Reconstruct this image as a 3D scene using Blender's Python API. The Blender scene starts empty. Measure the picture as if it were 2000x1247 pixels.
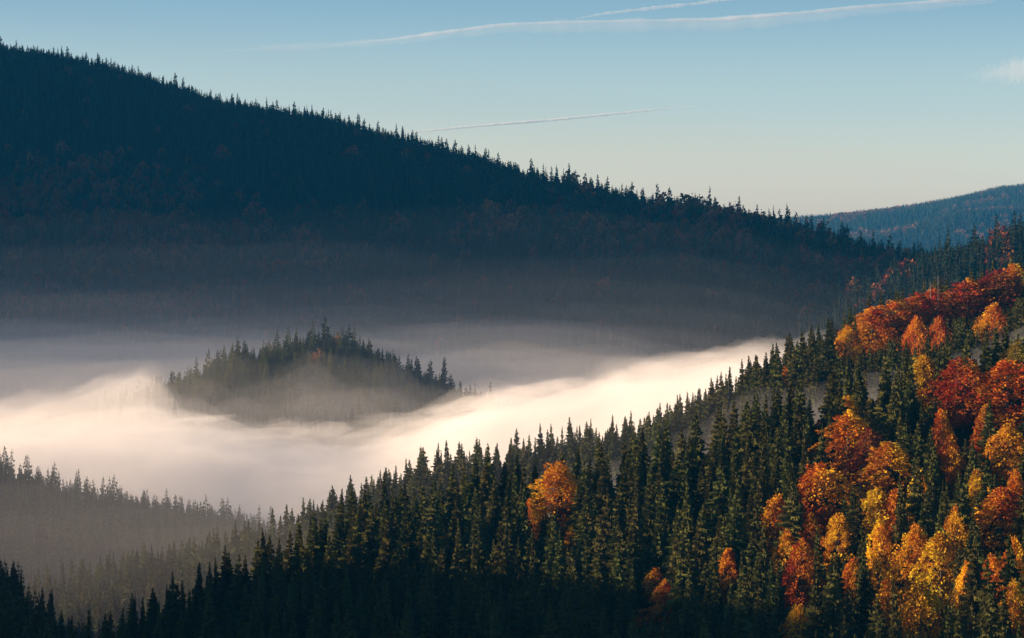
import bpy, math, random
import numpy as np
from mathutils import Vector, Matrix

random.seed(7)
rng = np.random.default_rng(11)
S = bpy.context.scene
C = S.collection
R = math.radians

# ------------------------------------------------------------------ camera, world, sun, exposure
F = 1000.0 / math.tan(R(11.0))            # focal length in pixels of the 2000 px wide photograph
HORIZON = 500.0
cam_d = bpy.data.cameras.new("camera")
cam = bpy.data.objects.new("camera", cam_d)
C.objects.link(cam)
cam_d.sensor_width = 36.0
cam_d.lens = 18.0 / math.tan(R(11.0))
cam_d.clip_start = 1.0
cam_d.clip_end = 300000.0
cam.location = (0, 0, 0)
cam.rotation_euler = (R(90) - math.atan((623.5 - HORIZON) / F), 0, 0)
S.camera = cam

SUN_EL, SUN_AZ = 10.5, 90.0               # azimuth: degrees to the left of the view
SUN_STR, SKY_STR = 5.0, 0.054     # sky strength counted with the tint below
SUN_COL = (1.0, 0.725, 0.475)
EXPOSURE = 1.4
L = Vector((-math.sin(R(SUN_AZ)) * math.cos(R(SUN_EL)), math.cos(R(SUN_AZ)) * math.cos(R(SUN_EL)), math.sin(R(SUN_EL))))
w = bpy.data.worlds.new("World")
S.world = w
w.use_nodes = True
nt = w.node_tree
bg = nt.nodes["Background"]
sky = nt.nodes.new("ShaderNodeTexSky")
sky.sky_type = 'NISHITA'
sky.sun_disc = False
sky.sun_elevation = R(SUN_EL)
sky.sun_rotation = R(-SUN_AZ)
sky.altitude = 900
sky.air_density = 1.0
sky.dust_density = 2.2
sky.ozone_density = 2.5
gen = nt.nodes.new("ShaderNodeTexCoord")
mp = nt.nodes.new("ShaderNodeMapping")
mp.inputs["Scale"].default_value = (1, 1, 1.15)
nt.links.new(gen.outputs["Generated"], mp.inputs[0])
nt.links.new(mp.outputs[0], sky.inputs[0])
# the low sky is paler and creamier than the clear sky model gives
sep = nt.nodes.new("ShaderNodeSeparateXYZ")
nt.links.new(gen.outputs["Generated"], sep.inputs[0])
ramp = nt.nodes.new("ShaderNodeValToRGB")
cr = ramp.color_ramp
cr.elements[0].position = 0.0
cr.elements[0].color = (1.40, 1.12, 1.13, 1)
cr.elements[1].position = 0.2
cr.elements[1].color = (0.40, 0.42, 0.46, 1)
for p_, c_ in ((0.013, (1.33, 1.05, 1.04)), (0.039, (1.18, 0.89, 0.77)), (0.065, (0.90, 0.74, 0.66)), (0.093, (0.57, 0.55, 0.55))):
    e = cr.elements.new(p_)
    e.color = (*c_, 1)
mul = nt.nodes.new("ShaderNodeMix"); mul.data_type = 'RGBA'; mul.blend_type = 'MULTIPLY'; mul.inputs[0].default_value = 1.0
nt.links.new(sep.outputs[2], ramp.inputs[0])
nt.links.new(sky.outputs[0], mul.inputs[6])
nt.links.new(ramp.outputs[0], mul.inputs[7])
nt.links.new(mul.outputs[2], bg.inputs[0])
bg.inputs[1].default_value = SKY_STR / 0.42

sd = bpy.data.lights.new("sun", 'SUN')
sd.energy = SUN_STR
sd.color = SUN_COL
sd.angle = R(0.5)
sun = bpy.data.objects.new("sun", sd)
C.objects.link(sun)
sun.rotation_euler = L.to_track_quat('Z', 'Y').to_euler()

S.view_settings.view_transform = 'Standard'
S.view_settings.look = 'None'
S.view_settings.gamma = 1.0
S.view_settings.exposure = EXPOSURE
cy = S.cycles
cy.use_denoising = True
cy.max_bounces = 26
cy.diffuse_bounces = 2
cy.glossy_bounces = 1
cy.transmission_bounces = 2
cy.volume_bounces = 25
cy.transparent_max_bounces = 128
cy.use_adaptive_sampling = False
cy.caustics_reflective = False
cy.caustics_refractive = False

# ------------------------------------------------------------------ helpers
def P(px, py, Y):
    """photograph pixel at distance Y -> world point"""
    return ((px - 1000.0) / F * Y, Y, (HORIZON - py) / F * Y)

def pix(x, y, z):
    return 1000.0 + F * x / y, HORIZON - F * z / y

def mesh_np(name, verts, faces, mats, mat_idx=None, tint=None, smooth=False):
    me = bpy.data.meshes.new(name)
    verts = np.asarray(verts, dtype=np.float32)
    nv = len(verts)
    tris = faces.shape[1]
    nf = len(faces)
    me.vertices.add(nv)
    me.vertices.foreach_set("co", verts.ravel())
    me.loops.add(nf * tris)
    me.loops.foreach_set("vertex_index", faces.astype(np.int32).ravel())
    me.polygons.add(nf)
    me.polygons.foreach_set("loop_start", np.arange(0, nf * tris, tris, dtype=np.int32))
    if mat_idx is not None:
        me.polygons.foreach_set("material_index", np.asarray(mat_idx, dtype=np.int32))
    if smooth:
        me.polygons.foreach_set("use_smooth", np.ones(nf, dtype=bool))
    if tint is not None:
        a = me.attributes.new("tint", 'FLOAT', 'FACE')
        a.data.foreach_set("value", np.asarray(tint, dtype=np.float32))
    for m in mats:
        me.materials.append(m)
    me.update()
    me.validate()
    return me

def link(name, data, parent=None, **props):
    o = bpy.data.objects.new(name, data)
    C.objects.link(o)
    if parent is not None:
        o.parent = parent
    for k, v in props.items():
        o[k] = v
    return o

def vnoise(x, y, seed=0):
    """smooth value noise, -1..1"""
    xi = np.floor(x).astype(np.int64)
    yi = np.floor(y).astype(np.int64)
    xf = x - xi
    yf = y - yi
    def h(a, b):
        n = (a * 374761393 + b * 668265263 + seed * 2147483647) & 0x7fffffff
        n = ((n ^ (n >> 13)) * 1274126177) & 0x7fffffff
        n = (n ^ (n >> 16)) & 0xffff
        return n / 32767.5 - 1.0
    u = xf * xf * (3 - 2 * xf)
    v = yf * yf * (3 - 2 * yf)
    return (h(xi, yi) * (1 - u) + h(xi + 1, yi) * u) * (1 - v) + (h(xi, yi + 1) * (1 - u) + h(xi + 1, yi + 1) * u) * v

def fbm(x, y, seed=0, octs=3):
    s, a, f = 0, 1.0, 1.0
    for k in range(octs):
        s = s + a * vnoise(x * f, y * f, seed + k)
        a *= 0.5
        f *= 2.1
    return s / 1.75

# ------------------------------------------------------------------ materials
def node_mat(name):
    m = bpy.data.materials.new(name)
    m.use_nodes = True
    t = m.node_tree
    t.nodes.clear()
    out = t.nodes.new("ShaderNodeOutputMaterial")
    return m, t, out

def foliage_mat(name, col, hue_amt, val_amt, use_obj_color=False, translucent=0.25, tint_hue=0.0, tint_val=0.0):
    m, t, out = node_mat(name)
    N = t.nodes.new
    info = N("ShaderNodeObjectInfo")
    hsv = N("ShaderNodeHueSaturation")
    def mapr(src, lo, hi):
        r = N("ShaderNodeMapRange")
        r.inputs[3].default_value = lo
        r.inputs[4].default_value = hi
        t.links.new(src, r.inputs[0])
        return r.outputs[0]
    tint = N("ShaderNodeAttribute")
    tint.attribute_name = "tint"
    h = N("ShaderNodeMath"); h.operation = 'ADD'
    t.links.new(mapr(info.outputs["Random"], 0.5 - hue_amt, 0.5 + hue_amt), h.inputs[0])
    t.links.new(mapr(tint.outputs["Fac"], -tint_hue, tint_hue), h.inputs[1])
    t.links.new(h.outputs[0], hsv.inputs["Hue"])
    fr = N("ShaderNodeMath"); fr.operation = 'MULTIPLY'; fr.inputs[1].default_value = 7.31
    t.links.new(info.outputs["Random"], fr.inputs[0])
    fr2 = N("ShaderNodeMath"); fr2.operation = 'FRACT'
    t.links.new(fr.outputs[0], fr2.inputs[0])
    v = N("ShaderNodeMath"); v.operation = 'MULTIPLY'
    t.links.new(mapr(fr2.outputs[0], 1 - val_amt, 1 + val_amt), v.inputs[0])
    t.links.new(mapr(tint.outputs["Fac"], 1 - tint_val, 1 + tint_val), v.inputs[1])
    t.links.new(v.outputs[0], hsv.inputs["Value"])
    if use_obj_color:
        t.links.new(info.outputs["Color"], hsv.inputs["Color"])
    else:
        hsv.inputs["Color"].default_value = (*col, 1)
    d = N("ShaderNodeBsdfDiffuse")
    tr = N("ShaderNodeBsdfTranslucent")
    mx = N("ShaderNodeMixShader")
    mx.inputs[0].default_value = translucent
    t.links.new(hsv.outputs[0], d.inputs[0])
    t.links.new(hsv.outputs[0], tr.inputs[0])
    t.links.new(d.outputs[0], mx.inputs[1])
    t.links.new(tr.outputs[0], mx.inputs[2])
    t.links.new(mx.outputs[0], out.inputs[0])
    return m

def bark_mat(name, col):
    m, t, out = node_mat(name)
    N = t.nodes.new
    no = N("ShaderNodeTexNoise"); no.inputs["Scale"].default_value = 3.0
    tc = N("ShaderNodeTexCoord")
    t.links.new(tc.outputs["Object"], no.inputs["Vector"])
    r = N("ShaderNodeMix"); r.data_type = 'RGBA'
    r.inputs[6].default_value = (*[c * 0.6 for c in col], 1)
    r.inputs[7].default_value = (*[min(1, c * 1.4) for c in col], 1)
    t.links.new(no.outputs[0], r.inputs[0])
    d = N("ShaderNodeBsdfDiffuse")
    t.links.new(r.outputs[2], d.inputs[0])
    t.links.new(d.outputs[0], out.inputs[0])
    return m

def ground_mat():
    m, t, out = node_mat("forest_floor")
    N = t.nodes.new
    g = N("ShaderNodeNewGeometry")
    no = N("ShaderNodeTexNoise"); no.inputs["Scale"].default_value = 0.03; no.inputs["Detail"].default_value = 8
    t.links.new(g.outputs["Position"], no.inputs["Vector"])
    cr = N("ShaderNodeValToRGB")
    cr.color_ramp.elements[0].position = 0.35
    cr.color_ramp.elements[0].color = (0.018, 0.024, 0.012, 1)
    cr.color_ramp.elements[1].position = 0.7
    cr.color_ramp.elements[1].color = (0.05, 0.035, 0.02, 1)
    t.links.new(no.outputs[0], cr.inputs[0])
    d = N("ShaderNodeBsdfDiffuse")
    t.links.new(cr.outputs[0], d.inputs[0])
    t.links.new(d.outputs[0], out.inputs[0])
    return m

def volume_mat(name, density, col=(1, 1, 1), g=0.0):
    m, t, out = node_mat(name)
    v = t.nodes.new("ShaderNodeVolumePrincipled")
    v.inputs["Color"].default_value = (*col, 1)
    v.inputs["Density"].default_value = density
    v.inputs["Anisotropy"].default_value = g
    t.links.new(v.outputs[0], out.inputs["Volume"])
    return m

M_SPRUCE = foliage_mat("spruce_needles", (0.082, 0.082, 0.021), 0.035, 0.42, translucent=0.15, tint_hue=0.015, tint_val=0.18)
M_SPRUCE_FAR = foliage_mat("distant_spruce_needles", (0.018, 0.027, 0.015), 0.03, 0.30, translucent=0.15)  # darker copy of the needles, deepens the mountain's shade by colour
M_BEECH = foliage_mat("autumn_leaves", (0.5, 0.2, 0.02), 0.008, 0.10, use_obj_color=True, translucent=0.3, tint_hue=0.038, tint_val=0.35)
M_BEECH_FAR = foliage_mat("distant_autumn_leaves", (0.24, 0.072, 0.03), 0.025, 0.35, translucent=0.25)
M_BARK = bark_mat("spruce_bark", (0.07, 0.05, 0.035))
M_BEECH_BARK = bark_mat("beech_bark", (0.10, 0.085, 0.07))
M_DEAD = bark_mat("bleached_dead_wood", (0.42, 0.38, 0.33))
M_GROUND = ground_mat()

# ------------------------------------------------------------------ terrain
ctrl = []
def line(pts, h):
    for px, py, Y in pts:
        x, y, z = P(px, py, Y)
        ctrl.append((x, y, z - h))
def pt(x, y, z):
    ctrl.append((x, y, z))

HS = 25.0
# mountain crest (tree-top pixels)
CREST = [(-150, 75, 5300), (0, 100, 5200), (150, 118, 5150), (300, 158, 5050), (450, 208, 4950), (600, 232, 4850), (750, 272, 4650),
         (900, 312, 4450), (1050, 354, 4250), (1200, 384, 4050), (1350, 418, 3900), (1450, 428, 3800), (1550, 450, 3700),
         (1650, 478, 3550), (1750, 511, 3400), (1830, 530, 3300), (1900, 508, 3150), (2000, 478, 3000), (2120, 438, 2900)]
line(CREST, HS)
for px, py, Y in CREST[::2]:                     # back of the mountain
    x, y, z = P(px, py, Y)
    pt(x + 100, y + 900, z - 260)
    pt(x + 200, y + 2600, -230)
FACE = [(-100, 3500), (200, 3450), (500, 3400), (800, 3350), (1100, 3150), (1400, 2950), (1700, 2650)]
for px, Y in FACE:                              # foot of the mountain
    pt((px - 1000) / F * Y, Y, -235)
for (px, py, Y) in [(0, 400, 4350), (300, 420, 4250), (600, 450, 4100), (900, 480, 3900), (1150, 520, 3650), (1400, 560, 3400), (1650, 590, 3050), (1850, 590, 2800)]:
    line([(px, py, Y)], HS)
# unseen ridge added at the left, bent round to keep the mountain face in shade
pt(-1700, 5100, 600); pt(-2500, 5000, 760); pt(-2500, 4200, 730); pt(-2500, 3600, 700); pt(-2500, 3200, 660); pt(-2500, 3130, 600); pt(-2500, 3030, 420); pt(-2500, 2900, 190); pt(-2500, 2750, 60); pt(-2500, 2100, 60); pt(-1900, 3200, 250); pt(-1700, 2800, -60); pt(-1700, 3700, 200); pt(-1300, 3600, -60)
pt(-3500, 5000, 750); pt(-3500, 4000, 700); pt(-3500, 3450, 600); pt(-3500, 2950, 60); pt(-3500, 7500, 200)
# valley floor below the mist
for x, y, z in [(-700, 2900, -245), (-200, 3000, -245), (150, 2700, -240), (-600, 2400, -245), (-150, 2300, -250), (150, 2150, -235), (-350, 2250, -252),
                (-1200, 2700, -190), (-1700, 2500, -80), (-1700, 2200, -60), (-3500, 2200, 150), (-250, 1800, -262), (-100, 1650, -250), (-420, 1650, -255)]:
    pt(x, y, z)
# knoll standing out of the mist
line([(230, 815, 2640), (330, 765, 2660), (400, 735, 2670), (450, 702, 2680), (500, 700, 2685), (545, 702, 2690), (590, 672, 2700), (640, 668, 2700), (700, 680, 2700), (750, 712, 2690),
      (820, 738, 2680), (900, 775, 2670), (960, 805, 2660)], 27)
line([(300, 830, 2550), (450, 800, 2555), (600, 790, 2560), (750, 800, 2560), (880, 825, 2560)], 27)
line([(450, 760, 2800), (620, 755, 2820), (800, 775, 2800)], 40)
# near slope: its upper edge, then the slope that faces the camera and the left
N1_EDGE = [(-60, 1420, 1080), (40, 1310, 1080), (140, 1240, 1080), (250, 1190, 1080), (350, 1145, 1080), (420, 1105, 1080), (520, 1060, 1080), (620, 1015, 1080), (700, 975, 1080), (800, 945, 1080),
           (900, 920, 1080), (1000, 905, 1080), (1100, 895, 1080), (1250, 860, 1080), (1400, 815, 1085), (1520, 775, 1090), (1630, 735, 1100), (1750, 705, 1105),
           (1850, 690, 1110), (1940, 665, 1115), (2040, 630, 1120), (2200, 570, 1130)]
line(N1_EDGE, 30)
for px, py, Y in N1_EDGE[::2]:
    for d in (110, 220, 330, 450):
        if py + d < 1480:
            line([(px, py + d, Y - 0.62 * d)], 29)
    x, y, z = P(px, py, Y)
    pt(x, y + 110, z - 30 - 62)                 # gully behind the edge
# second spur behind, in thin mist
N2_EDGE = [(-60, 1200, 1560), (80, 1148, 1560), (200, 1118, 1550), (300, 1100, 1540), (420, 1072, 1520), (480, 1055, 1500), (560, 1045, 1480), (650, 1000, 1460), (720, 960, 1450), (800, 925, 1450), (900, 905, 1450),
           (1000, 888, 1450), (1100, 868, 1450), (1250, 842, 1450), (1330, 808, 1450), (1400, 775, 1450), (1470, 725, 1450), (1540, 700, 1455), (1600, 662, 1460),
           (1690, 618, 1470), (1800, 585, 1480), (1900, 555, 1500), (2000, 520, 1520), (2150, 460, 1540)]
line(N2_EDGE, 27)
for px, py, Y in N2_EDGE[::2]:
    x, y, z = P(px, py + 75, Y - 75)
    pt(x, y, z - 27)
    x, y, z = P(px, py, Y)
    pt(x - 20, y + 250, max(z - 25 - 110, -255))
# shaded hill at the left and the one in the corner
line([(-200, 905, 2050), (-80, 895, 2030), (0, 925, 2010), (100, 958, 2000), (200, 995, 1990), (300, 1018, 1980), (400, 1035, 1970), (500, 1065, 1950), (560, 1100, 1930)], 25)
line([(-150, 1000, 1870), (0, 1030, 1860), (150, 1075, 1850), (300, 1090, 1840), (420, 1110, 1830)], 25)
line([(-150, 1040, 1270), (-60, 1095, 1260), (0, 1140, 1250), (60, 1192, 1240), (130, 1290, 1230), (210, 1360, 1210), (130, 1290, 1170), (130, 1300, 1310), (250, 1330, 1150), (250, 1330, 1250), (250, 1315, 1340), (0, 1200, 1190), (0, 1170, 1330), (60, 1225, 1310), (-60, 1140, 1330)], 24)
line([(-100, 1180, 1180), (0, 1250, 1170)], 24)
# hills outside the frame on the left that shade the lower slopes
for x, y, z in [(-800, 810, 52), (-800, 925, 40), (-800, 1000, 24), (-800, 1075, -8), (-800, 1170, -45), (-700, 1265, -50), (-800, 1450, -150), (-1400, 1450, -110), (-800, 600, 30), (-400, 850, -150), (-400, 700, -140),
                (-1000, 1960, -15), (-800, 1960, -45), (-1000, 2110, -95), (-1000, 2330, -160), (-1500, 1900, 20), (-1500, 2200, -50), (-1500, 900, 80), (-2500, 1000, 60), (-2500, 1800, 60), (-3500, 1500, 100),
                (0, 0, -3), (0, 120, -26), (0, 320, -110), (0, 560, -195), (150, 560, -165), (300, 300, -80), (300, 700, -110), (-250, 300, -110), (-250, 600, -190), (0, -300, 20), (500, 0, 20), (-500, 0, -20),
                (900, 1000, 150), (900, 1600, 200), (1200, 2500, 180), (1800, 3000, 150), (2500, 1500, 250), (2500, 4500, -100), (3500, 3000, 100), (900, 5000, -200), (1800, 6000, -260)]:
    pt(x, y, z)

ctrl = np.array(ctrl)
def _phi(r2):
    return 0.5 * r2 * np.log(r2 + 1e-12)
_cx, _cy, _cz = ctrl[:, 0] / 1000, ctrl[:, 1] / 1000, ctrl[:, 2]
_n = len(ctrl)
_K = _phi((_cx[:, None] - _cx) ** 2 + (_cy[:, None] - _cy) ** 2) + np.eye(_n) * 2e-5
_A = np.zeros((_n + 3, _n + 3))
_A[:_n, :_n] = _K
_A[:_n, _n] = 1; _A[:_n, _n + 1] = _cx; _A[:_n, _n + 2] = _cy
_A[_n:, :_n] = _A[:_n, _n:].T
_w = np.linalg.solve(_A, np.concatenate([_cz, np.zeros(3)]))

def far_z(x, y):
    px_at = 1000 + F * x / 14000.0
    crest = np.interp(px_at, [-9000, 600, 1200, 1545, 1620, 1720, 1800, 1880, 1950, 2000, 2200, 2800, 4500, 9000],
                      [-250, -200, 60, 172, 186, 212, 245, 295, 345, 362, 420, 300, 420, 100])
    z = -300 + (crest + 300) * np.exp(-((y - 14000) / 2100.0) ** 2)
    spur = np.interp(1000 + F * x / 12600.0, [1300, 1500, 1750, 1880, 2100, 2500], [-300, -20, 118, 205, 190, -200])
    z2 = -300 + (spur + 300) * np.exp(-((y - 12600) / 800.0) ** 2)
    z = np.maximum(z, z2)
    z = z + 22 * fbm(x / 500.0, y / 500.0, 5)
    return z

def ground_z(x, y):
    x = np.asarray(x, dtype=float); y = np.asarray(y, dtype=float)
    sh = x.shape
    xx = np.clip(x.ravel(), -3600, 3600) / 1000
    yy = np.clip(y.ravel(), -400, 7600) / 1000
    z = np.empty(len(xx))
    for a in range(0, len(xx), 20000):
        b = a + 20000
        z[a:b] = _phi((xx[a:b, None] - _cx) ** 2 + (yy[a:b, None] - _cy) ** 2) @ _w[:_n] + _w[_n] + xx[a:b] * _w[_n + 1] + yy[a:b] * _w[_n + 2]
    z = np.clip(z.reshape(sh), -300, 860)
    rough = np.clip((y - 500) / 400.0, 0, 1) * np.clip((y - 300) / 2500.0, 0.25, 1)
    z = z + 9 * fbm(x / 130.0, y / 130.0, 3) * rough
    t = np.clip((y - 6300) / 1800.0, 0, 1)
    t = t * t * (3 - 2 * t)
    return z * (1 - t) + far_z(x, y) * t

def axis(parts):
    out = []
    for a, b, s in parts:
        out.append(np.arange(a, b, s))
    return np.concatenate(out)
gx = axis([(-9000, -3600, 540), (-3600, -1200, 75), (-1200, 1200, 16), (1200, 4200, 70), (4200, 9001, 480)])
gy = axis([(-2200, -400, 600), (-400, 700, 50), (700, 1700, 14), (1700, 3000, 22), (3000, 5400, 30), (5400, 10500, 150), (10500, 15500, 70), (15500, 17001, 500)])
GX, GY = np.meshgrid(gx, gy)
GZ = ground_z(GX, GY)
nx, ny = len(gx), len(gy)
ii = np.arange(nx * ny).reshape(ny, nx)
faces = np.stack([ii[:-1, :-1].ravel(), ii[:-1, 1:].ravel(), ii[1:, 1:].ravel(), ii[1:, :-1].ravel()], 1)
terr = mesh_np("terrain", np.stack([GX.ravel(), GY.ravel(), GZ.ravel()], 1), faces, [M_GROUND], smooth=True)
link("terrain", terr, kind="structure", label="dark forested hills and valley floor under the trees")

# ------------------------------------------------------------------ tree shapes
class Geo:
    def __init__(s):
        s.v = []; s.f = []; s.t = []; s.n = 0
    def tri(s, a, b, c, tint=0.5):
        s.v += [a, b, c]
        s.f.append((s.n, s.n + 1, s.n + 2)); s.t.append(tint); s.n += 3
    def mesh(s, name, mats, mi=None):
        return mesh_np(name, np.array(s.v), np.array(s.f), mats, mi, s.t)

def tube(pts, radii, seg=6):
    """tapered tube -> verts, tris"""
    v, f = [], []
    for k, (p, r) in enumerate(zip(pts, radii)):
        a = pts[max(0, k - 1)]; b = pts[min(len(pts) - 1, k + 1)]
        d = (Vector(b) - Vector(a)).normalized()
        u = d.orthogonal().normalized(); q = d.cross(u)
        for j in range(seg):
            an = 2 * math.pi * j / seg
            v.append(tuple(Vector(p) + (u * math.cos(an) + q * math.sin(an)) * r))
    for k in range(len(pts) - 1):
        for j in range(seg):
            a = k * seg + j; b = k * seg + (j + 1) % seg
            f += [(a, b, b + seg), (a, b + seg, a + seg)]
    return v, f

def merge(geo_list):
    v, f = [], []
    for vv, ff in geo_list:
        o = len(v)
        v += vv
        f += [(a + o, b + o, c + o) for a, b, c in ff]
    return np.array(v), np.array(f)

def spruce_crown(H, Rad, whorls, nbr, rnd, detail=2, power=0.85, ragged=0.25, base=0.06, lean=0.0):
    g = Geo()
    for i in range(whorls):
        u = (i + 0.5) / whorls
        t = base + (1 - base) * (u ** 0.92)
        z0 = H * t
        rr = Rad * ((1 - t) ** power) * (0.88 + 0.24 * rnd.random()) + 0.12
        low = 1.0 if t > 0.3 else 0.75 + 0.25 * t / 0.3
        rr *= low
        n = max(4, int(nbr * (0.55 + 0.45 * (1 - t)) + rnd.random()))
        a0 = rnd.random() * 6.28
        for k in range(n):
            if rnd.random() < 0.06:
                continue
            an = a0 + 6.283 * (k + 0.7 * (rnd.random() - 0.5)) / n
            ln = rr * (1 + ragged * (rnd.random() * 2 - 1.15))
            ca, sa = math.cos(an), math.sin(an)
            up = 0.55 * (t - 0.45)                       # high branches rise, low ones droop
            zj = z0 + (rnd.random() - 0.5) * H / whorls
            tint = rnd.random()
            wid = max(0.3, 0.46 * ln)
            hang = max(0.45, 0.075 * H * (0.35 + 0.65 * (1 - t))) * (0.75 + 0.5 * rnd.random())
            def at(s, side=0.0, dz=0.0):
                z = zj + ln * (up * s - 0.50 * s * (1 - 0.55 * s)) + dz
                r = ln * s
                return (ca * r - sa * side + lean * z, sa * r + ca * side, z)
            if detail >= 2:
                g.tri(at(0.05, 0), at(0.6, wid * 0.5, -0.08 * ln), at(1.0, 0), tint)
                g.tri(at(0.05, 0), at(1.0, 0), at(0.6, -wid * 0.5, -0.08 * ln), tint)
                for q in range(6):
                    s = 0.16 + 0.155 * q + 0.07 * rnd.random()
                    if s > 0.98: s = 0.98
                    sd_ = (rnd.random() - 0.5) * wid * (1.15 - s) * 1.9
                    w_ = 0.2 * ln * (0.7 + 0.6 * rnd.random()) + 0.1
                    hg = hang * (1.2 - 0.55 * s) * (0.7 + 0.6 * rnd.random())
                    g.tri(at(s - w_ / ln * 0.6, sd_ * 0.4), at(min(1.02, s + w_ / ln * 0.7), sd_ * 0.6, 0.03), at(s + 0.04, sd_ * 1.25, -hg), tint)
            elif detail == 1:
                g.tri(at(0.0, 0, 0.15), at(0.75, wid * 0.55, -0.2), at(1.0, 0), tint)
                g.tri(at(0.0, 0, 0.15), at(1.0, 0), at(0.75, -wid * 0.55, -0.2), tint)
                g.tri(at(0.3, 0), at(1.0, 0, 0.05), at(0.75, 0, -hang), tint)
            else:
                g.tri(at(0.0, wid * 0.25, 0.3), at(1.0, 0), at(0.55, -wid * 0.5, -hang * 1.2), tint)
    # leader
    for k in range(3):
        a = k * 2.1
        g.tri((0.12 * math.cos(a), 0.12 * math.sin(a), H * 0.95), (0.12 * math.cos(a + 2.1), 0.12 * math.sin(a + 2.1), H * 0.95), (lean * H, 0, H * 1.015), 0.5)
    return g

def spruce_trunk(H, name="trunk"):
    v, f = tube([(0, 0, -2.0), (0, 0, H * 0.3), (0, 0, H * 0.7), (0, 0, H * 0.97)], [H * 0.013, H * 0.011, H * 0.006, 0.03], 6)
    return np.array(v), np.array(f)

def beech_crown(H, Wd, rnd, clumps, leaves, leaf, base=0.2, top=0.5):
    """crown of tilted leaf plates set round an uneven outline; unit metres"""
    g = Geo()
    lobes = []
    ph = [rnd.random() * 6.28 for _ in range(6)]
    peak = 0.26 + 0.2 * rnd.random()
    for k in range(clumps):
        q = (k + rnd.random()) / clumps
        t = base + (0.98 - base) * q
        prof = (q / peak) ** 0.6 if q < peak else max(0.0, 1 - ((q - peak) / (1.02 - peak)) ** 1.5) ** 0.85
        an = k * 2.39996 + rnd.random() * 0.9
        un = 1 + 0.16 * math.sin(2 * an + ph[0]) + 0.14 * math.sin(3 * an + 9 * q + ph[1]) + 0.12 * math.sin(5 * an + 14 * q + ph[2])
        rad = Wd * 0.5 * prof * un * (0.3 + 0.66 * rnd.random() ** 0.45)
        tt = 0.5 + 0.28 * math.sin(an + ph[3] + 3 * q) + rnd.gauss(0, 0.14)
        lobes.append((rad * math.cos(an), rad * math.sin(an), H * t + rnd.gauss(0, 0.3), Wd * (0.075 + 0.075 * rnd.random()), tt))
    for (x, y, z, r, tt) in lobes:
        outw = Vector((x, y, 0))
        outw = outw.normalized() if outw.length > 0.2 else Vector((rnd.gauss(0, 1), rnd.gauss(0, 1), 0)).normalized()
        nrm = (Vector((0, 0, 0.8)) + outw * (0.2 + 1.0 * rnd.random()) + Vector((rnd.gauss(0, .4), rnd.gauss(0, .4), rnd.gauss(0, .2)))).normalized()
        u = outw - nrm * outw.dot(nrm)
        u = u.normalized()
        v_ = nrm.cross(u)
        for j in range(leaves):
            a = rnd.random() * 6.283
            q = rnd.random() ** 0.55
            p = Vector((x, y, z)) + u * (r * 1.35 * q * math.cos(a)) + v_ * (r * q * math.sin(a)) + nrm * (r * 0.3 * rnd.gauss(0, 1) * (1.1 - q))
            out = (u * (0.8 + 0.6 * math.cos(a)) + Vector((0, 0, 0.35)) + v_ * (0.8 * math.sin(a)) + nrm * rnd.gauss(0.1, 0.45)).normalized()
            side = out.cross(Vector((rnd.gauss(0, 1), rnd.gauss(0, 1), rnd.gauss(0, 1)))).normalized()
            ln = leaf * (0.6 + 0.9 * rnd.random())
            wd = ln * 0.34
            ti = min(1, max(0, tt + rnd.gauss(0, 0.14)))
            g.tri(tuple(p), tuple(p + out * ln * 0.6 + side * wd), tuple(p + out * ln), ti)
            g.tri(tuple(p), tuple(p + out * ln), tuple(p + out * ln * 0.6 - side * wd), ti)
    return g, lobes

def beech_wood(H, Wd, lobes):
    parts = [tube([(0, 0, -2.0), (0.2, 0, H * 0.3), (0.1, 0.2, H * 0.6), (0.3, 0, H * 0.88)], [H * 0.02, H * 0.016, H * 0.009, 0.06], 7)]
    for (x, y, z, r, tt) in lobes[::4]:
        z0 = max(H * 0.18, z - math.hypot(x, y) * 1.1 - H * 0.06)
        parts.append(tube([(0.15, 0.05, z0), (x * 0.45, y * 0.45, z0 + (z - z0) * 0.55), (x, y, z)], [H * 0.007, H * 0.004, 0.04], 5))
    return merge(parts)

rnd = random.Random(5)
SPR = []                                       # near spruces: (crown mesh, trunk mesh, height)
for k in range(9):
    H = 28.0
    rad = [5.0, 5.8, 4.5, 6.2, 5.3, 4.2, 5.9, 4.9, 6.4][k]
    g = spruce_crown(H, rad, [27, 29, 25, 28, 30, 26, 26, 29, 23][k], [13, 14, 12, 14, 13, 12, 15, 13, 13][k], rnd, 2,
                     [0.95, 0.9, 1.0, 0.85, 1.0, 0.8, 0.92, 1.05, 0.9][k], [0.3, 0.36, 0.42, 0.3, 0.36, 0.45, 0.36, 0.32, 0.55][k])
    v, f = spruce_trunk(H)
    SPR.append((g.mesh("spruce_crown", [M_SPRUCE]), mesh_np("spruce_trunk", v, f, [M_BARK]), H))

def proto_collection(name, items):
    col = bpy.data.collections.new(name)
    for k, me in enumerate(items):
        col.objects.link(bpy.data.objects.new("%s_%02d" % (name, k), me))
    return col

def whole_spruce(H, rad, whorls, nbr, detail, mat, power=0.85, ragged=0.3):
    g = spruce_crown(H, rad, whorls, nbr, rnd, detail, power, ragged)
    v, f = spruce_trunk(H)
    nv = len(g.v)
    vs = np.concatenate([np.array(g.v), v]); fs = np.concatenate([np.array(g.f), f + nv])
    mi = np.concatenate([np.zeros(len(g.f)), np.ones(len(f))])
    return mesh_np("spruce", vs, fs, [mat, M_BARK], mi, list(g.t) + [0.5] * len(f))

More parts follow.
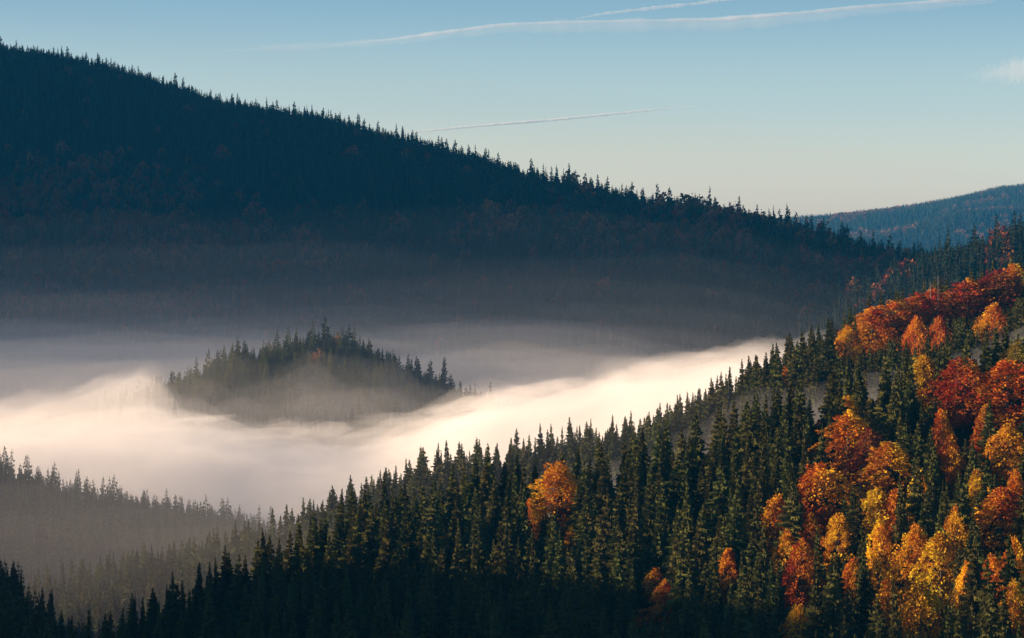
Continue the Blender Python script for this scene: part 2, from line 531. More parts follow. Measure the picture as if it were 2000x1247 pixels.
def whole_beech(H, Wd, clumps, leaves, leaf, mat):
    g, lobes = beech_crown(H, Wd, rnd, clumps, leaves, leaf)
    v, f = beech_wood(H, Wd, lobes)
    nv = len(g.v)
    vs = np.concatenate([np.array(g.v), v]); fs = np.concatenate([np.array(g.f), f + nv])
    mi = np.concatenate([np.zeros(len(g.f)), np.ones(len(f))])
    return mesh_np("beech", vs, fs, [mat, M_BEECH_BARK], mi, list(g.t) + [0.5] * len(f))

def full_spruce(k):
    """a near spruce as one mesh for the forest mass"""
    return whole_spruce(28.0, [5.0, 5.8, 4.5, 6.2, 5.3, 4.4][k], 26, 13, 2, M_SPRUCE, [0.95, 0.9, 1.0, 0.85, 1.0, 0.8][k], 0.42)

COL_NEAR = proto_collection("thick_spruce", [full_spruce(k) for k in range(6)])
COL_MID = proto_collection("misty_spruce", [whole_spruce(28, [4.6, 5.4, 4.0, 5.8, 5.0][k], 20, 9, 1, M_SPRUCE, 0.85, 0.4) for k in range(5)])
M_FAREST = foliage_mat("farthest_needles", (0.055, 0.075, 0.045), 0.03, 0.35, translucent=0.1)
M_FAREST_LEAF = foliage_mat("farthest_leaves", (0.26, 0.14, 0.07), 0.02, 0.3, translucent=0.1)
COL_FAREST = proto_collection("farthest_tree", [whole_spruce(26, [4.6, 5.4, 4.2, 5.8, 5.0][k], 11, 7, 0, M_FAREST, 0.75, 0.4) for k in range(5)]
                              + [whole_beech(21, [14, 16, 13][k], 14, 9, 3.0, M_FAREST_LEAF) for k in range(3)])
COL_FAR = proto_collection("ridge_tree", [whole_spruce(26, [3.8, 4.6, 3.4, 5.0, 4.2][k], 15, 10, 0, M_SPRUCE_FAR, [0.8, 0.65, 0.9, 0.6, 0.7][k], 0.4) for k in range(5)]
                           + [whole_beech(21, [13, 16, 12][k], 26, 9, 2.0, M_BEECH_FAR) for k in range(3)])

def gn_forest(name, pts, col, label, category="forest"):
    """pts: x y z scale_xy scale_z rot index"""
    pts = np.asarray(pts, dtype=np.float32)
    me = bpy.data.meshes.new(name)
    me.vertices.add(len(pts))
    me.vertices.foreach_set("co", pts[:, :3].ravel())
    a = me.attributes.new("tree_scale", 'FLOAT_VECTOR', 'POINT')
    a.data.foreach_set("vector", np.stack([pts[:, 3], pts[:, 3], pts[:, 4]], 1).ravel())
    a = me.attributes.new("tree_rot", 'FLOAT_VECTOR', 'POINT')
    a.data.foreach_set("vector", np.stack([0.03 * np.sin(pts[:, 0]), 0.03 * np.cos(pts[:, 1] * 1.3), pts[:, 5]], 1).astype(np.float32).ravel())
    a = me.attributes.new("tree_kind", 'INT', 'POINT')
    a.data.foreach_set("value", pts[:, 6].astype(np.int32))
    me.update()
    o = link(name, me, kind="stuff", label=label, category=category)
    g = bpy.data.node_groups.new(name + "_scatter", 'GeometryNodeTree')
    g.interface.new_socket("Geometry", in_out='INPUT', socket_type='NodeSocketGeometry')
    g.interface.new_socket("Geometry", in_out='OUTPUT', socket_type='NodeSocketGeometry')
    N = g.nodes.new
    gi, go = N("NodeGroupInput"), N("NodeGroupOutput")
    ci = N("GeometryNodeCollectionInfo")
    ci.inputs["Collection"].default_value = col
    ci.inputs["Separate Children"].default_value = True
    ci.inputs["Reset Children"].default_value = True
    ip = N("GeometryNodeInstanceOnPoints")
    ip.inputs["Pick Instance"].default_value = True
    def attr(n, ty):
        q = N("GeometryNodeInputNamedAttribute")
        q.data_type = ty
        q.inputs["Name"].default_value = n
        return q.outputs["Attribute"]
    g.links.new(gi.outputs[0], ip.inputs["Points"])
    g.links.new(ci.outputs[0], ip.inputs["Instance"])
    g.links.new(attr("tree_kind", 'INT'), ip.inputs["Instance Index"])
    er = N("FunctionNodeEulerToRotation")
    g.links.new(attr("tree_rot", 'FLOAT_VECTOR'), er.inputs[0])
    g.links.new(er.outputs[0], ip.inputs["Rotation"])
    g.links.new(attr("tree_scale", 'FLOAT_VECTOR'), ip.inputs["Scale"])
    g.links.new(ip.outputs[0], go.inputs[0])
    m = o.modifiers.new("trees", 'NODES')
    m.node_group = g
    return o

def scatter(x0, x1, y0, y1, s, jit=0.85):
    xs = np.arange(x0, x1, s); ys = np.arange(y0, y1, s)
    X, Yy = np.meshgrid(xs, ys)
    X = X + (np.arange(len(ys)) % 2)[:, None] * s * 0.5
    X = X + (rng.random(X.shape) - 0.5) * s * jit
    Yy = Yy + (rng.random(X.shape) - 0.5) * s * jit
    return X.ravel(), Yy.ravel()

# ------------------------------------------------------------------ mountain forest
x, y = scatter(-1420, 1500, 2650, 5450, 9.2)
z = ground_z(x, y)
pxs, pys = pix(x, y, z + 20)
ridge = np.interp(pxs, [c[0] for c in CREST], [c[2] for c in CREST])
keep = (pxs > -320) & (pxs < 2160) & (y < ridge + 110) & (z > -190)
x, y, z, pxs, pys = x[keep], y[keep], z[keep], pxs[keep], pys[keep]
red = (0.75 * np.exp(-((pxs - 130) / 190) ** 2 - ((pys - 385) / 60) ** 2) + 0.5 * np.exp(-((pxs - 250) / 330) ** 2 - ((pys - 520) / 90) ** 2)
       + 0.55 * np.exp(-((pxs - 1430) / 130) ** 2 - ((pys - 450) / 32) ** 2) + 0.3 * np.exp(-((pxs - 1130) / 200) ** 2 - ((pys - 450) / 50) ** 2)
       + 0.4 * np.exp(-((pxs - 1650) / 130) ** 2 - ((pys - 530) / 50) ** 2) + 0.2 * np.exp(-((pxs - 1990) / 40) ** 2 - ((pys - 480) / 25) ** 2) + 0.01)
patch = fbm(x / 90, y / 90, 21)
isred = rng.random(len(x)) < red * np.clip(0.9 + 1.6 * patch, 0, 2)
idx = np.where(isred, 5 + rng.integers(0, 3, len(x)), rng.integers(0, 5, len(x)))
size = (1 + 0.22 * np.clip((pxs - 500) / 500, 0, 1)) * (0.7 + 0.55 * rng.random(len(x)) + 0.45 * (rng.random(len(x)) > 0.93)) * (1 + 0.2 * fbm(x / 45, y / 45, 8))
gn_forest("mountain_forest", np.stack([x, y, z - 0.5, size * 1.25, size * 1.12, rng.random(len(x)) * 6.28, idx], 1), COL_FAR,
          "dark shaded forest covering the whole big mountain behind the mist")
print("mountain trees", len(x))
x, y = scatter(60, 1000, 1600, 2660, 8.0)
z = ground_z(x, y)
pxs, pys = pix(x, y, z + 20)
keep = (pxs > 1380) & (pxs < 2080) & (z > -190) & (y > np.interp(pxs, [e[0] for e in N2_EDGE], [e[2] for e in N2_EDGE]) + 45)
x, y, z = x[keep], y[keep], z[keep]
size = (0.8 + 0.5 * rng.random(len(x)) + 0.3 * (rng.random(len(x)) > 0.92))
isred = rng.random(len(x)) < np.clip(0.01 + 0.15 * fbm(x / 70, y / 70, 22), 0, 0.1)
idx = np.where(isred, 5 + rng.integers(0, 3, len(x)), rng.integers(0, 5, len(x)))
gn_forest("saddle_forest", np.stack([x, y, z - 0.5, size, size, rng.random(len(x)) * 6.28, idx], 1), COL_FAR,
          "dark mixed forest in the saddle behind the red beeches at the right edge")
# far blue mountain
x, y = scatter(1000, 3300, 11300, 14600, 21)
z = ground_z(x, y)
pxs, pys = pix(x, y, z)
keep = (pxs > 1480) & (pxs < 2080) & (z > -60)
x, y, z = x[keep], y[keep], z[keep]
isred = rng.random(len(x)) < np.clip(0.05 + 0.7 * fbm(x / 260, y / 260, 31), 0, 0.5)
idx = np.where(isred, 5 + rng.integers(0, 3, len(x)), rng.integers(0, 5, len(x)))
size = 0.9 + 0.5 * rng.random(len(x))
gn_forest("far_mountain_forest", np.stack([x, y, z, size * 1.7, size, rng.random(len(x)) * 6.28, idx], 1), COL_FAREST,
          "hazy blue forest on the farthest mountain at the right horizon")
print("far trees", len(x))
# knoll
x, y = scatter(-480, 60, 2500, 2860, 6.3)
z = ground_z(x, y)
keep = z > -205
x, y, z = x[keep], y[keep], z[keep]
size = (0.8 + 0.55 * rng.random(len(x)) + 0.4 * (rng.random(len(x)) > 0.9)) * (1 + 0.25 * fbm(x / 28, y / 28, 77))
gn_forest("knoll_forest", np.stack([x, y, z, size * 0.95, size, rng.random(len(x)) * 6.28, rng.integers(0, 5, len(x))], 1), COL_MID,
          "small wooded knoll of tall spruces rising out of the bright mist")
print("knoll", len(x))
# left hill, corner hill, and hills outside the frame
x, y = scatter(-1000, -120, 1050, 2150, 7.6)
z = ground_z(x, y)
pxs, pys = pix(x, y, z + 20)
n2y = np.interp(pxs, [e[0] for e in N2_EDGE], [e[2] for e in N2_EDGE])
keep = (pxs > -560) & (pxs < 640) & ((y > n2y + 150) | (y < 1300)) & (z > -258)
keep &= ~((y < 1300) & (pxs > 95))
x, y, z = x[keep], y[keep], z[keep]
size = 0.85 + 0.65 * rng.random(len(x)) + 0.35 * (rng.random(len(x)) > 0.9)
gn_forest("left_hill_forest", np.stack([x, y, z, size * 1.05, size, rng.random(len(x)) * 6.28, rng.integers(0, 5, len(x))], 1), COL_MID,
          "grey shaded spruce forest on the misty hill at the left edge")
print("left hill", len(x))

# ------------------------------------------------------------------ near slopes: broadleaf trees placed first
def hit(px, py, y0, y1, lift):
    """where the ray through a photo pixel meets the slope raised by lift"""
    ys = np.arange(y0, y1, 1.0)
    xs = (px - 1000) / F * ys
    zs = (HORIZON - py) / F * ys
    d = zs - (ground_z(xs, ys) + lift)
    k = np.where(d < 0)[0]
    if len(k) == 0:
        k = [int(np.argmin(np.abs(d)))]
    return xs[k[0]], ys[k[0]]

YEL, GOLD, ORA, RORA, RED, DRED, LIME, OLIVE = ((0.56, 0.33, 0.02), (0.58, 0.26, 0.018), (0.64, 0.285, 0.018), (0.58, 0.20, 0.018), (0.44, 0.115, 0.018),
                                                (0.22, 0.05, 0.022), (0.30, 0.28, 0.02), (0.26, 0.19, 0.03))
CN = {YEL: "yellow", GOLD: "golden", ORA: "orange", RORA: "red-orange", RED: "deep red", DRED: "dark red", LIME: "lime yellow", OLIVE: "olive"}
# crown centre px, py, width, height, colour, hill (1 near, 2 behind), label, short name used as a landmark
BEECH = [
 (1085, 968, 96, 105, ORA, 1, "broad orange and yellow beech alone among spruces at the slope's middle", "lone broad orange beech"),
 (1036, 1012, 34, 60, ORA, 1, "small orange sapling tucked at the left foot of the lone broad orange beech", None),
 (1119, 1055, 38, 38, ORA, 1, "little round orange bush below the lone broad orange beech", "little round orange bush"),
 (1195, 962, 24, 60, LIME, 1, "narrow lime yellow larch right of the lone broad orange beech", "narrow lime yellow larch"),
 (918, 1103, 34, 26, RORA, 1, "tiny orange bush at the edge of the shaded lower slope", "tiny orange bush in shade"),
 (865, 1058, 26, 34, ORA, 1, "small rusty bush half hidden between spruces on the left half of the slope", None),
 (1360, 880, 34, 80, LIME, 1, "yellow green larch just under the skyline right of the slope's middle", "yellow green skyline larch"),
 (1381, 880, 22, 34, ORA, 1, "tiny orange bush right beside the yellow green skyline larch", None),
 (1600, 818, 40, 26, RED, 1, "small dull red bush left of the golden topped crown", None),
 (1657, 812, 62, 62, YEL, 1, "small golden yellow crown at the top of the long orange row of beeches", "golden yellow crown"),
 (1655, 892, 105, 150, ORA, 1, "tall bright orange beech directly below the golden yellow crown", "tall bright orange beech"),
 (1605, 985, 120, 130, RORA, 1, "wide orange beech sprawling down left of the tall bright orange beech", "wide sprawling orange beech"),
 (1735, 950, 120, 150, GOLD, 1, "round golden orange beech right of the tall bright orange beech", "round golden beech"),
 (1700, 905, 80, 110, DRED, 1, "dim dark red beech behind the tall bright orange beech", None),
 (1710, 1010, 90, 90, YEL, 1, "yellow bushy beech under the round golden beech", None),
 (1512, 1045, 76, 130, RORA, 1, "narrow red-orange beech with a yellow foot, alone left of the orange row", "narrow red-orange beech"),
 (1545, 1075, 50, 60, GOLD, 1, "small golden bush at the right foot of the narrow red-orange beech", None),
 (1805, 742, 74, 90, YEL, 1, "bright yellow beech near the top of the slope below dark spruce tips", "bright yellow hilltop beech"),
 (1702, 766, 44, 34, YEL, 1, "small yellow tuft left of the bright yellow hilltop beech", None),
 (1882, 798, 120, 165, RED, 1, "big deep red beech right of the bright yellow hilltop beech", "big deep red beech"),
 (1968, 790, 110, 150, RORA, 1, "large fiery red-orange beech at the right edge beside the big deep red beech", "fiery beech at the right edge"),
 (1985, 715, 70, 80, OLIVE, 1, "olive and orange beech at the right edge above the fiery beech", None),
 (1968, 890, 90, 100, GOLD, 1, "golden beech at the right edge below the fiery beech", "golden beech at the right edge"),
 (1790, 990, 42, 120, YEL, 1, "slim yellow beech leaning right in the gap beside tall dark spruces", "slim leaning yellow beech"),
 (1908, 968, 56, 76, YEL, 1, "small yellow beech among dark spruces right of the slim leaning yellow beech", "small yellow beech"),
 (1955, 1030, 116, 130, RORA, 1, "wide red-orange beech at the right edge under the small yellow beech", "wide red-orange beech"),
 (1722, 1085, 60, 110, ORA, 1, "bright orange narrow beech low on the right half of the slope", "low bright orange beech"),
 (1795, 1105, 80, 130, GOLD, 1, "golden yellow beech right of the low bright orange beech", "golden yellow beech"),
 (1842, 1125, 76, 150, YEL, 1, "tall greenish yellow beech right of the golden yellow beech", "tall greenish yellow beech"),
 (1800, 1200, 90, 100, YEL, 1, "yellow beech at the bottom edge under the golden yellow beech", None),
 (1568, 1135, 76, 130, RED, 1, "red beech low on the slope under the narrow red-orange beech", "low red beech"),
 (1562, 1222, 60, 60, ORA, 1, "orange beech at the bottom edge under the low red beech", "orange beech at the bottom edge"),
 (1668, 1130, 50, 60, ORA, 1, "small orange beech between the low red beech and the low bright orange beech", None),
 (1692, 1215, 50, 70, RORA, 1, "small red-orange beech at the bottom edge, under dark spruces", None),
 (1300, 1178, 70, 66, RED, 1, "dull red beech low in the shaded middle of the slope", "dull red beech in shade"),
 (1283, 1132, 44, 34, GOLD, 1, "small golden bush just above the dull red beech in shade", None),
 (1424, 1108, 44, 60, RORA, 1, "small rusty beech between spruces left of the low red beech", "small rusty beech"),
 (1366, 1190, 30, 50, ORA, 1, "tiny orange bush right of the dull red beech in shade", None),
 (1985, 1185, 60, 80, YEL, 1, "yellow beech in the bottom right corner", "yellow corner beech"),
 (1945, 1130, 70, 70, RORA, 1, "dim rusty beech above the yellow corner beech", None),
 (1755, 1015, 60, 90, ORA, 1, "orange beech tucked between the round golden beech and the slim leaning yellow beech", None),
 (1862, 905, 50, 90, RORA, 1, "narrow red-orange beech right under the big deep red beech", None),
 (1925, 850, 50, 90, RED, 1, "dull red beech squeezed between the big deep red beech and the fiery beech", None),
 (1905, 732, 50, 60, RORA, 1, "small rusty crown just above the big deep red beech", None),
 (1632, 1052, 60, 80, GOLD, 1, "golden beech below the wide sprawling orange beech", None),
 (1882, 1150, 50, 80, ORA, 1, "orange beech right beside the tall greenish yellow beech", None),
 (1738, 1172, 50, 80, GOLD, 1, "golden beech below the low bright orange beech", None),
 (1988, 1100, 50, 80, ORA, 1, "orange beech at the right edge under the wide red-orange beech", None),
 (1990, 965, 50, 70, ORA, 1, "orange beech at the right edge just below the golden one", None),
 (1845, 850, 46, 80, RORA, 1, "slim red-orange beech at the left flank of the big deep red beech", None),
 (1582, 1050, 50, 70, RED, 1, "small red beech at the lower left corner of the wide sprawling orange beech", None),
 (1870, 1040, 50, 80, GOLD, 1, "golden beech left of the wide red-orange beech, among dark spruces", None),
 (1645, 655, 26, 40, RORA, 2, "small red tip of a beech on the misty spur left of the orange crowns", None),
 (1660, 672, 50, 60, ORA, 2, "pale orange beech at the left end of the misty spur's red row", None),
 (1702, 645, 80, 90, RORA, 2, "pinkish red beech second from the left in the misty spur's red row", None),
 (1745, 622, 100, 100, RORA, 2, "wide bright coral beech in the misty spur's red row", None),
 (1793, 605, 80, 80, RED, 2, "rounded rusty red beech on the misty spur left of the lone dark spruce", None),
 (1828, 592, 70, 76, RED, 2, "rusty beech on the misty spur touching the lone dark spruce's left side", None),
 (1893, 580, 110, 110, RED, 2, "large crimson beech on the misty spur right of the lone dark spruce", None),
 (1945, 562, 110, 110, DRED, 2, "dark crimson beech high on the misty spur near the right edge", None),
 (1985, 548, 70, 90, ORA, 2, "orange beech at the right end of the misty spur's red row", None),
 (1786, 655, 46, 60, RORA, 2, "small pink beech below the misty spur's red row", None),
 (1838, 650, 44, 50, RED, 2, "small dim red beech below the lone dark spruce on the misty spur", None),
 (1940, 640, 64, 80, RORA, 2, "dim orange beech under the dark crimson beech on the misty spur", None),
 (1536, 740, 30, 36, ORA, 2, "tiny orange bush in the mist below the misty spur's skyline", None),
]
BP = []
for k in range(8):
    H = 22.0
    Wd = [14, 17, 15, 18, 13, 16, 15, 17][k]
    g, lobes = beech_crown(H, Wd, rnd, [78, 92, 70, 96, 74, 84, 88, 80][k], 72, 0.62, 0.12)
    v, f = beech_wood(H, Wd, lobes)
    BP.append((g.mesh("beech_crown", [M_BEECH]), mesh_np("beech_trunk", v, f, [M_BEECH_BARK]), H, Wd))
gl, lobes = beech_crown(22.0, 7.0, rnd, 30, 60, 0.7, 0.1)
# larch: slim cone of soft needles
LARCH = spruce_crown(22.0, 3.2, 34, 9, rnd, 2, 0.8, 0.3).mesh("larch_crown", [M_BEECH])
v, f = spruce_trunk(22.0)
LARCH_T = mesh_np("larch_trunk", v, f, [M_BARK])

avoid = []                                       # ground spots taken by broadleaf trees
def tree(name, category, crown_me, trunk_me, loc, sx, sz, rot, label, group, color=None):
    o = link(name, None, label=label, category=category, group=group)
    o.location = loc
    o.scale = (sx, sx, sz)
    o.rotation_euler = (0.045 * math.sin(loc[0] * 3), 0.045 * math.cos(loc[1] * 5), rot)
    t = link("trunk", trunk_me, o)
    c = link("crown", crown_me, o)
    if color:
        c.color = (*color, 1)
    return o

landmarks = []
occl = []
for k, (px, py, wp, hp, col, hill, label, short) in enumerate(BEECH):
    y0, y1 = (700, 1120) if hill == 1 else (1180, 1540)
    ty = 0.5 * (y0 + y1)
    big = max(wp * 0.9, hp * 0.75)
    larch = col is LIME
    # height of the whole tree in metres from the crown seen
    Hm = max(5.0, (hp * 1.55 + (0 if larch else 25)) / F * (980 if hill == 1 else 1450))
    Hm = min(Hm, 29)
    x_, y_ = hit(px, py - hp * 0.55, y0, y1, Hm)
    z_ = float(ground_z(np.array([x_]), np.array([y_]))[0])
    Wm = wp / F * y_
    avoid.append((x_, y_, max(3.0, 0.42 * Wm), px, py, wp, hp))
    if larch:
        tree("larch", "tree", LARCH, LARCH_T, (x_, y_, z_ - 0.3), Wm / 6.0, Hm / 22.0, k, label, "autumn trees on the near slopes", col)
    else:
        cm, tm, H0, W0 = BP[k % 8]
        tree("beech", "tree", cm, tm, (x_, y_, z_ - 0.3), 1.36 * Wm / W0, Hm / H0, k * 1.7, label, "autumn trees on the near slopes", col)
    if short:
        landmarks.append((px, py, short, hill))

# ------------------------------------------------------------------ near slopes: spruces
ex = [e[0] for e in N1_EDGE]; ed = [e[2] for e in N1_EDGE]
cand = []
TOPS1 = [(140, 1235), (255, 1165), (292, 1188), (357, 1132), (424, 1088), (462, 1100), (525, 1045), (575, 1050), (628, 1003), (660, 1008), (692, 958), (706, 975), (735, 975),
         (785, 945), (828, 940), (885, 908), (925, 950), (962, 866), (985, 900), (1016, 882), (1045, 905), (1095, 880), (1131, 870), (1165, 893), (1230, 850), (1255, 868),
         (1300, 815), (1345, 850), (1390, 800), (1440, 800), (1500, 770), (1545, 745), (1628, 708), (1686, 675), (1708, 690), (1735, 685), (1830, 655), (1885, 640), (1905, 660), (1944, 632), (1990, 650)]
for px, py in TOPS1:
    x_, y_ = hit(px, py, 1000, 1112, 27)
    cand.append((x_, y_, 1, (HORIZON - py) / F * y_))
TOPS2 = [(718, 930), (803, 897), (695, 955), (662, 985), (860, 905), (900, 885), (920, 880), (1004, 866), (1060, 852), (1119, 842), (1082, 872), (1180, 850), (1222, 850), (1285, 815), (1300, 808), (1335, 790),
         (1383, 765), (1410, 768), (1450, 733), (1474, 693), (1499, 686), (1520, 702), (1545, 700), (1568, 656), (1602, 628), (1586, 650), (1686, 594), (1701, 589), (1851, 555), (1762, 588), (1995, 500)]
for px, py in TOPS2:
    x_, y_ = hit(px, py, 1400, 1480, 27)
    cand.append((x_, y_, 2, (HORIZON - py) / F * y_))
TOPS3 = [(1790, 800, 960), (1757, 722, 1060), (1838, 925, 900), (1620, 1075, 830), (1700, 1095, 830), (1757, 1120, 810), (1860, 1165, 790), (1930, 745, 1020), (1905, 1045, 840), (1672, 962, 930),
         (1938, 870, 940), (1985, 1040, 840), (1545, 870, 1010), (1480, 930, 980), (1640, 740, 1070), (1880, 905, 930), (1770, 900, 940), (1585, 1090, 830), (1455, 1060, 870), (1935, 1080, 820), (1820, 790, 1000), (1995, 930, 900)]
for px, py, Y in TOPS3:
    cand.append(((px - 1000) / F * Y, Y, 3, (HORIZON - py) / F * Y))
def clear_of(x_, y_, lst, d):
    return all((x_ - c[0]) ** 2 + (y_ - c[1]) ** 2 > d * d for c in lst)
for hill, (x0, x1, y0, y1, s) in ((1, (-260, 260, 690, 1140, 9.8)), (2, (-460, 360, 1250, 1600, 8.4))):
    x, y = scatter(x0, x1, y0, y1, s, 0.8)
    z = ground_z(x, y)
    pxs, pys = pix(x, y, z + 24)
    fixed = [c for c in cand if c[2] == hill or (hill == 1 and c[2] == 3)]
    for a, b, c_, px, py in zip(x, y, z, pxs, pys):
        if px < -60 or px > 2060 or py > 1420:
            continue
        if hill == 1 and b > np.interp(px, ex, ed) + 25:
            continue
        if not clear_of(a, b, fixed, 4.0):
            continue
        cand.append((a, b, hill, None))
trees = []
zs = ground_z(np.array([c[0] for c in cand]), np.array([c[1] for c in cand]))
rs = random.Random(3)
for (a, b, hill, ztop), zg in zip(cand, zs):
    h = 28 + 13 * rs.random() if rs.random() < 0.75 else 15 + 13 * rs.random()
    if ztop is None and hill == 1 and b > 1030:
        h = min(h, 36)
    if ztop is not None:
        h = min(42, max(20, ztop - zg))
    wide = rs.uniform(0.85, 1.3)
    front = hill == 3
    hill = 1 if front else hill
    if front:
        h = min(38, max(12, ztop - zg))
    px, pyt = pix(a, b, zg + h)
    pyb = pix(a, b, zg)[1]
    # keep the crowns of the broadleaf trees in view: drop spruces standing on them or in front of them
    skip = False
    for (bx, by, br, bcx, bcy, bw, bh) in ([] if front else avoid):
        if (a - bx) ** 2 + (b - by) ** 2 < br * br:
            skip = True; break
        half = 0.10 * h / b * F
        if b < by and by - b < 260 and abs(px - bcx) < bw * 0.38 and pyt < bcy + bh * 0.32:
            hmax = (HORIZON - (bcy + bh * 0.36)) / F * b - zg      # lower so that the crown behind shows
            if hmax < 11:
                skip = True; break
            h = min(h, hmax)
            pyt = pix(a, b, zg + h)[1]
    if skip:
        continue
    trees.append([a, b, zg, h, wide, hill, px, pyt, pyb, 0])
trees.sort(key=lambda t: t[1])
# how much of each spruce shows: paint them near to far on a coarse picture
buf = np.zeros((624, 1000), dtype=bool)
def paint(px, pyt, pyb, wpx):
    n = 0
    r0, r1 = int(max(0, pyt / 2)), int(min(623, pyb / 2))
    for r in range(r0, r1 + 1):
        q = (r * 2 - pyt) / max(1.0, pyb - pyt)
        hw = max(0.5, wpx * 0.5 * min(1, max(0, q)) ** 0.85) / 2
        a, b = int(max(0, px / 2 - hw)), int(min(999, px / 2 + hw)) + 1
        if b > a and a < 1000 and b > 0:
            seg = buf[r, a:b]
            n += int((~seg).sum())
            seg[:] = True
    return n
todo = [(t[1], 'S', t) for t in trees] + [(b[1], 'B', b) for b in avoid]
todo.sort(key=lambda q: q[0])
for d_, kd, t in todo:
    if kd == 'S':
        t[9] = paint(t[6], t[7], t[8], 8.0 * t[4] * t[3] / 28 / t[1] * F)
    else:
        paint(t[3], t[4] - t[6] / 2, t[4] + t[6] / 2, t[5])
order = sorted(range(len(trees)), key=lambda i: -trees[i][9])
single = set(order[:300])
print("near spruces", len(trees), "cut", trees[order[299]][9] if len(order) > 299 else 0)

landmarks += [(165, 1225, "near slope's bottom left tip", 1), (300, 1165, "notch beside the lit valley spruces", 1), (520, 1055, "lower end of the bright mist", 1), (640, 1000, "skyline point below the knoll's peak", 1),
              (962, 900, "tallest skyline spruce", 1), (800, 950, "skyline point below the knoll's right end", 1), (400, 1235, "bottom edge a fifth across", 1), (600, 1235, "bottom edge three tenths across", 1), (800, 1235, "bottom edge two fifths across", 1), (1000, 1235, "bottom edge's middle", 1),
              (1150, 1235, "bottom edge beside the dull red beech", 1), (500, 1140, "shadow border at the slope's left end", 1), (700, 1110, "shadow border below the knoll's right half", 1),
              (560, 1045, "left end of the misty spur's spruces", 2), (1000, 870, "misty spur's middle", 2), (1470, 700, "right end of the bright mist", 2), (1690, 600, "left end of the misty spur's red row", 2)]
words_n = ["nearest", "second nearest", "third nearest", "fourth nearest", "fifth nearest", "sixth nearest", "seventh nearest", "eighth nearest", "ninth nearest", "tenth nearest",
           "eleventh nearest", "twelfth nearest", "thirteenth nearest", "fourteenth nearest", "fifteenth nearest", "sixteenth nearest", "seventeenth nearest", "eighteenth nearest", "nineteenth nearest", "twentieth nearest"]
secs = ["right of", "lower right of", "below", "lower left of", "left of", "upper left of", "above", "upper right of"]
rank = {}
info = []
for i in single:
    t = trees[i]
    cx, cy_ = t[6], t[7] + 0.3 * min(t[8] - t[7], 150)
    best = min(landmarks, key=lambda l: (l[0] - cx) ** 2 + (l[1] - cy_) ** 2 + (0 if t[5] == l[3] else 1))
    dx, dy = cx - best[0], cy_ - best[1]
    sec = int(round(math.atan2(dy, dx) / (math.pi / 4))) % 8
    key = (best[2], sec, t[5])
    rank.setdefault(key, []).append((math.hypot(dx, dy), i))
lab = {}
for (nm, sec, hill), lst in rank.items():
    lst.sort()
    for r_, (d_, i) in enumerate(lst):
        what = "dark green spruce" if hill == 1 else "misty grey spruce"
        lab[i] = "%s %s %s the %s" % (words_n[min(r_, 19)], what, secs[sec], nm) if len(lst) > 1 else "%s %s the %s" % (what, secs[sec], nm)
        if len(lab[i].split()) > 16:
            lab[i] = lab[i].replace("dark green spruce", "dark spruce").replace("misty grey spruce", "misty spruce")
rest = []
for i, t in enumerate(trees):
    a, b, zg, h, wide, hill = t[:6]
    if i in single:
        cm, tm, H0 = SPR[i % 9]
        tree("spruce", "tree", cm, tm, (a, b, zg - 0.3), wide * (0.35 + 0.65 * h / H0), h / H0, (i * 2.4) % 6.28, lab[i],
             "spruces on the near slope" if hill == 1 else "spruces on the misty spur")
    else:
        rest.append((a, b, zg - 0.3, wide * (0.35 + 0.65 * h / 28), h / 28, (i * 2.4) % 6.28, i % 6))
gn_forest("spruce_forest", rest, COL_NEAR, "crowded smaller and half hidden spruces filling the near slopes", "forest")

# dead trees
def dead_mesh(H, r):
    parts = [tube([(0, 0, -1), (0.1, 0, H * 0.5), (0, 0.1, H)], [r, r * 0.7, 0.05], 6)]
    for k in range(26):
        z0 = H * (0.35 + 0.6 * k / 26); a = k * 2.4; l = 1.5 * (1.1 - k / 30)
        parts.append(tube([(0, 0, z0), (l * 0.6 * math.cos(a), l * 0.6 * math.sin(a), z0 - 0.1), (l * math.cos(a), l * math.sin(a), z0 + 0.15)], [0.06, 0.045, 0.02], 4))
    v, f = merge(parts)
    return mesh_np("dead_tree", v, f, [M_DEAD])
for px, py, hill, hm, label in ((1832, 538, 2, 30, "pale bare dead spruce standing above the misty spur's red beeches"),
                                (1817, 552, 2, 28, "shorter grey dead spruce just left of the pale bare one"),
                                (1681, 920, 1, 22, "white bare dead trunk in front of the orange beeches"),
                                (1423, 738, 2, 26, "thin bare dead spruce on the skyline against the mist")):
    yy = (1430, 1500) if hill == 2 else (900, 1100)
    x_, y_ = hit(px, py, yy[0], yy[1], hm)
    zt = (HORIZON - py) / F * y_
    zg = float(ground_z(np.array([x_]), np.array([y_]))[0])
    H = max(14, zt - zg)
    o = link("dead_tree", dead_mesh(H, 0.28), label=label, category="dead tree", group="bare dead trees")
    o.location = (x_, y_, zg)

# ------------------------------------------------------------------ haze and mist
def box_mesh(name, lo, hi, mat):
    v = np.array([(x, y, z) for z in (lo[2], hi[2]) for y in (lo[1], hi[1]) for x in (lo[0], hi[0])])
    f = np.array([(0, 2, 3, 1), (4, 5, 7, 6), (0, 1, 5, 4), (2, 6, 7, 3), (0, 4, 6, 2), (1, 3, 7, 5)])
    return mesh_np(name, v, f, [mat])
HAZE = volume_mat("haze_air", 2.5e-5, (0.03, 0.38, 0.88), 0.0)
hz = link("haze", box_mesh("haze", (-9600, -2600, -420), (9600, 17600, 1000), HAZE), kind="stuff", label="thin bluish air filling the valley", category="haze")

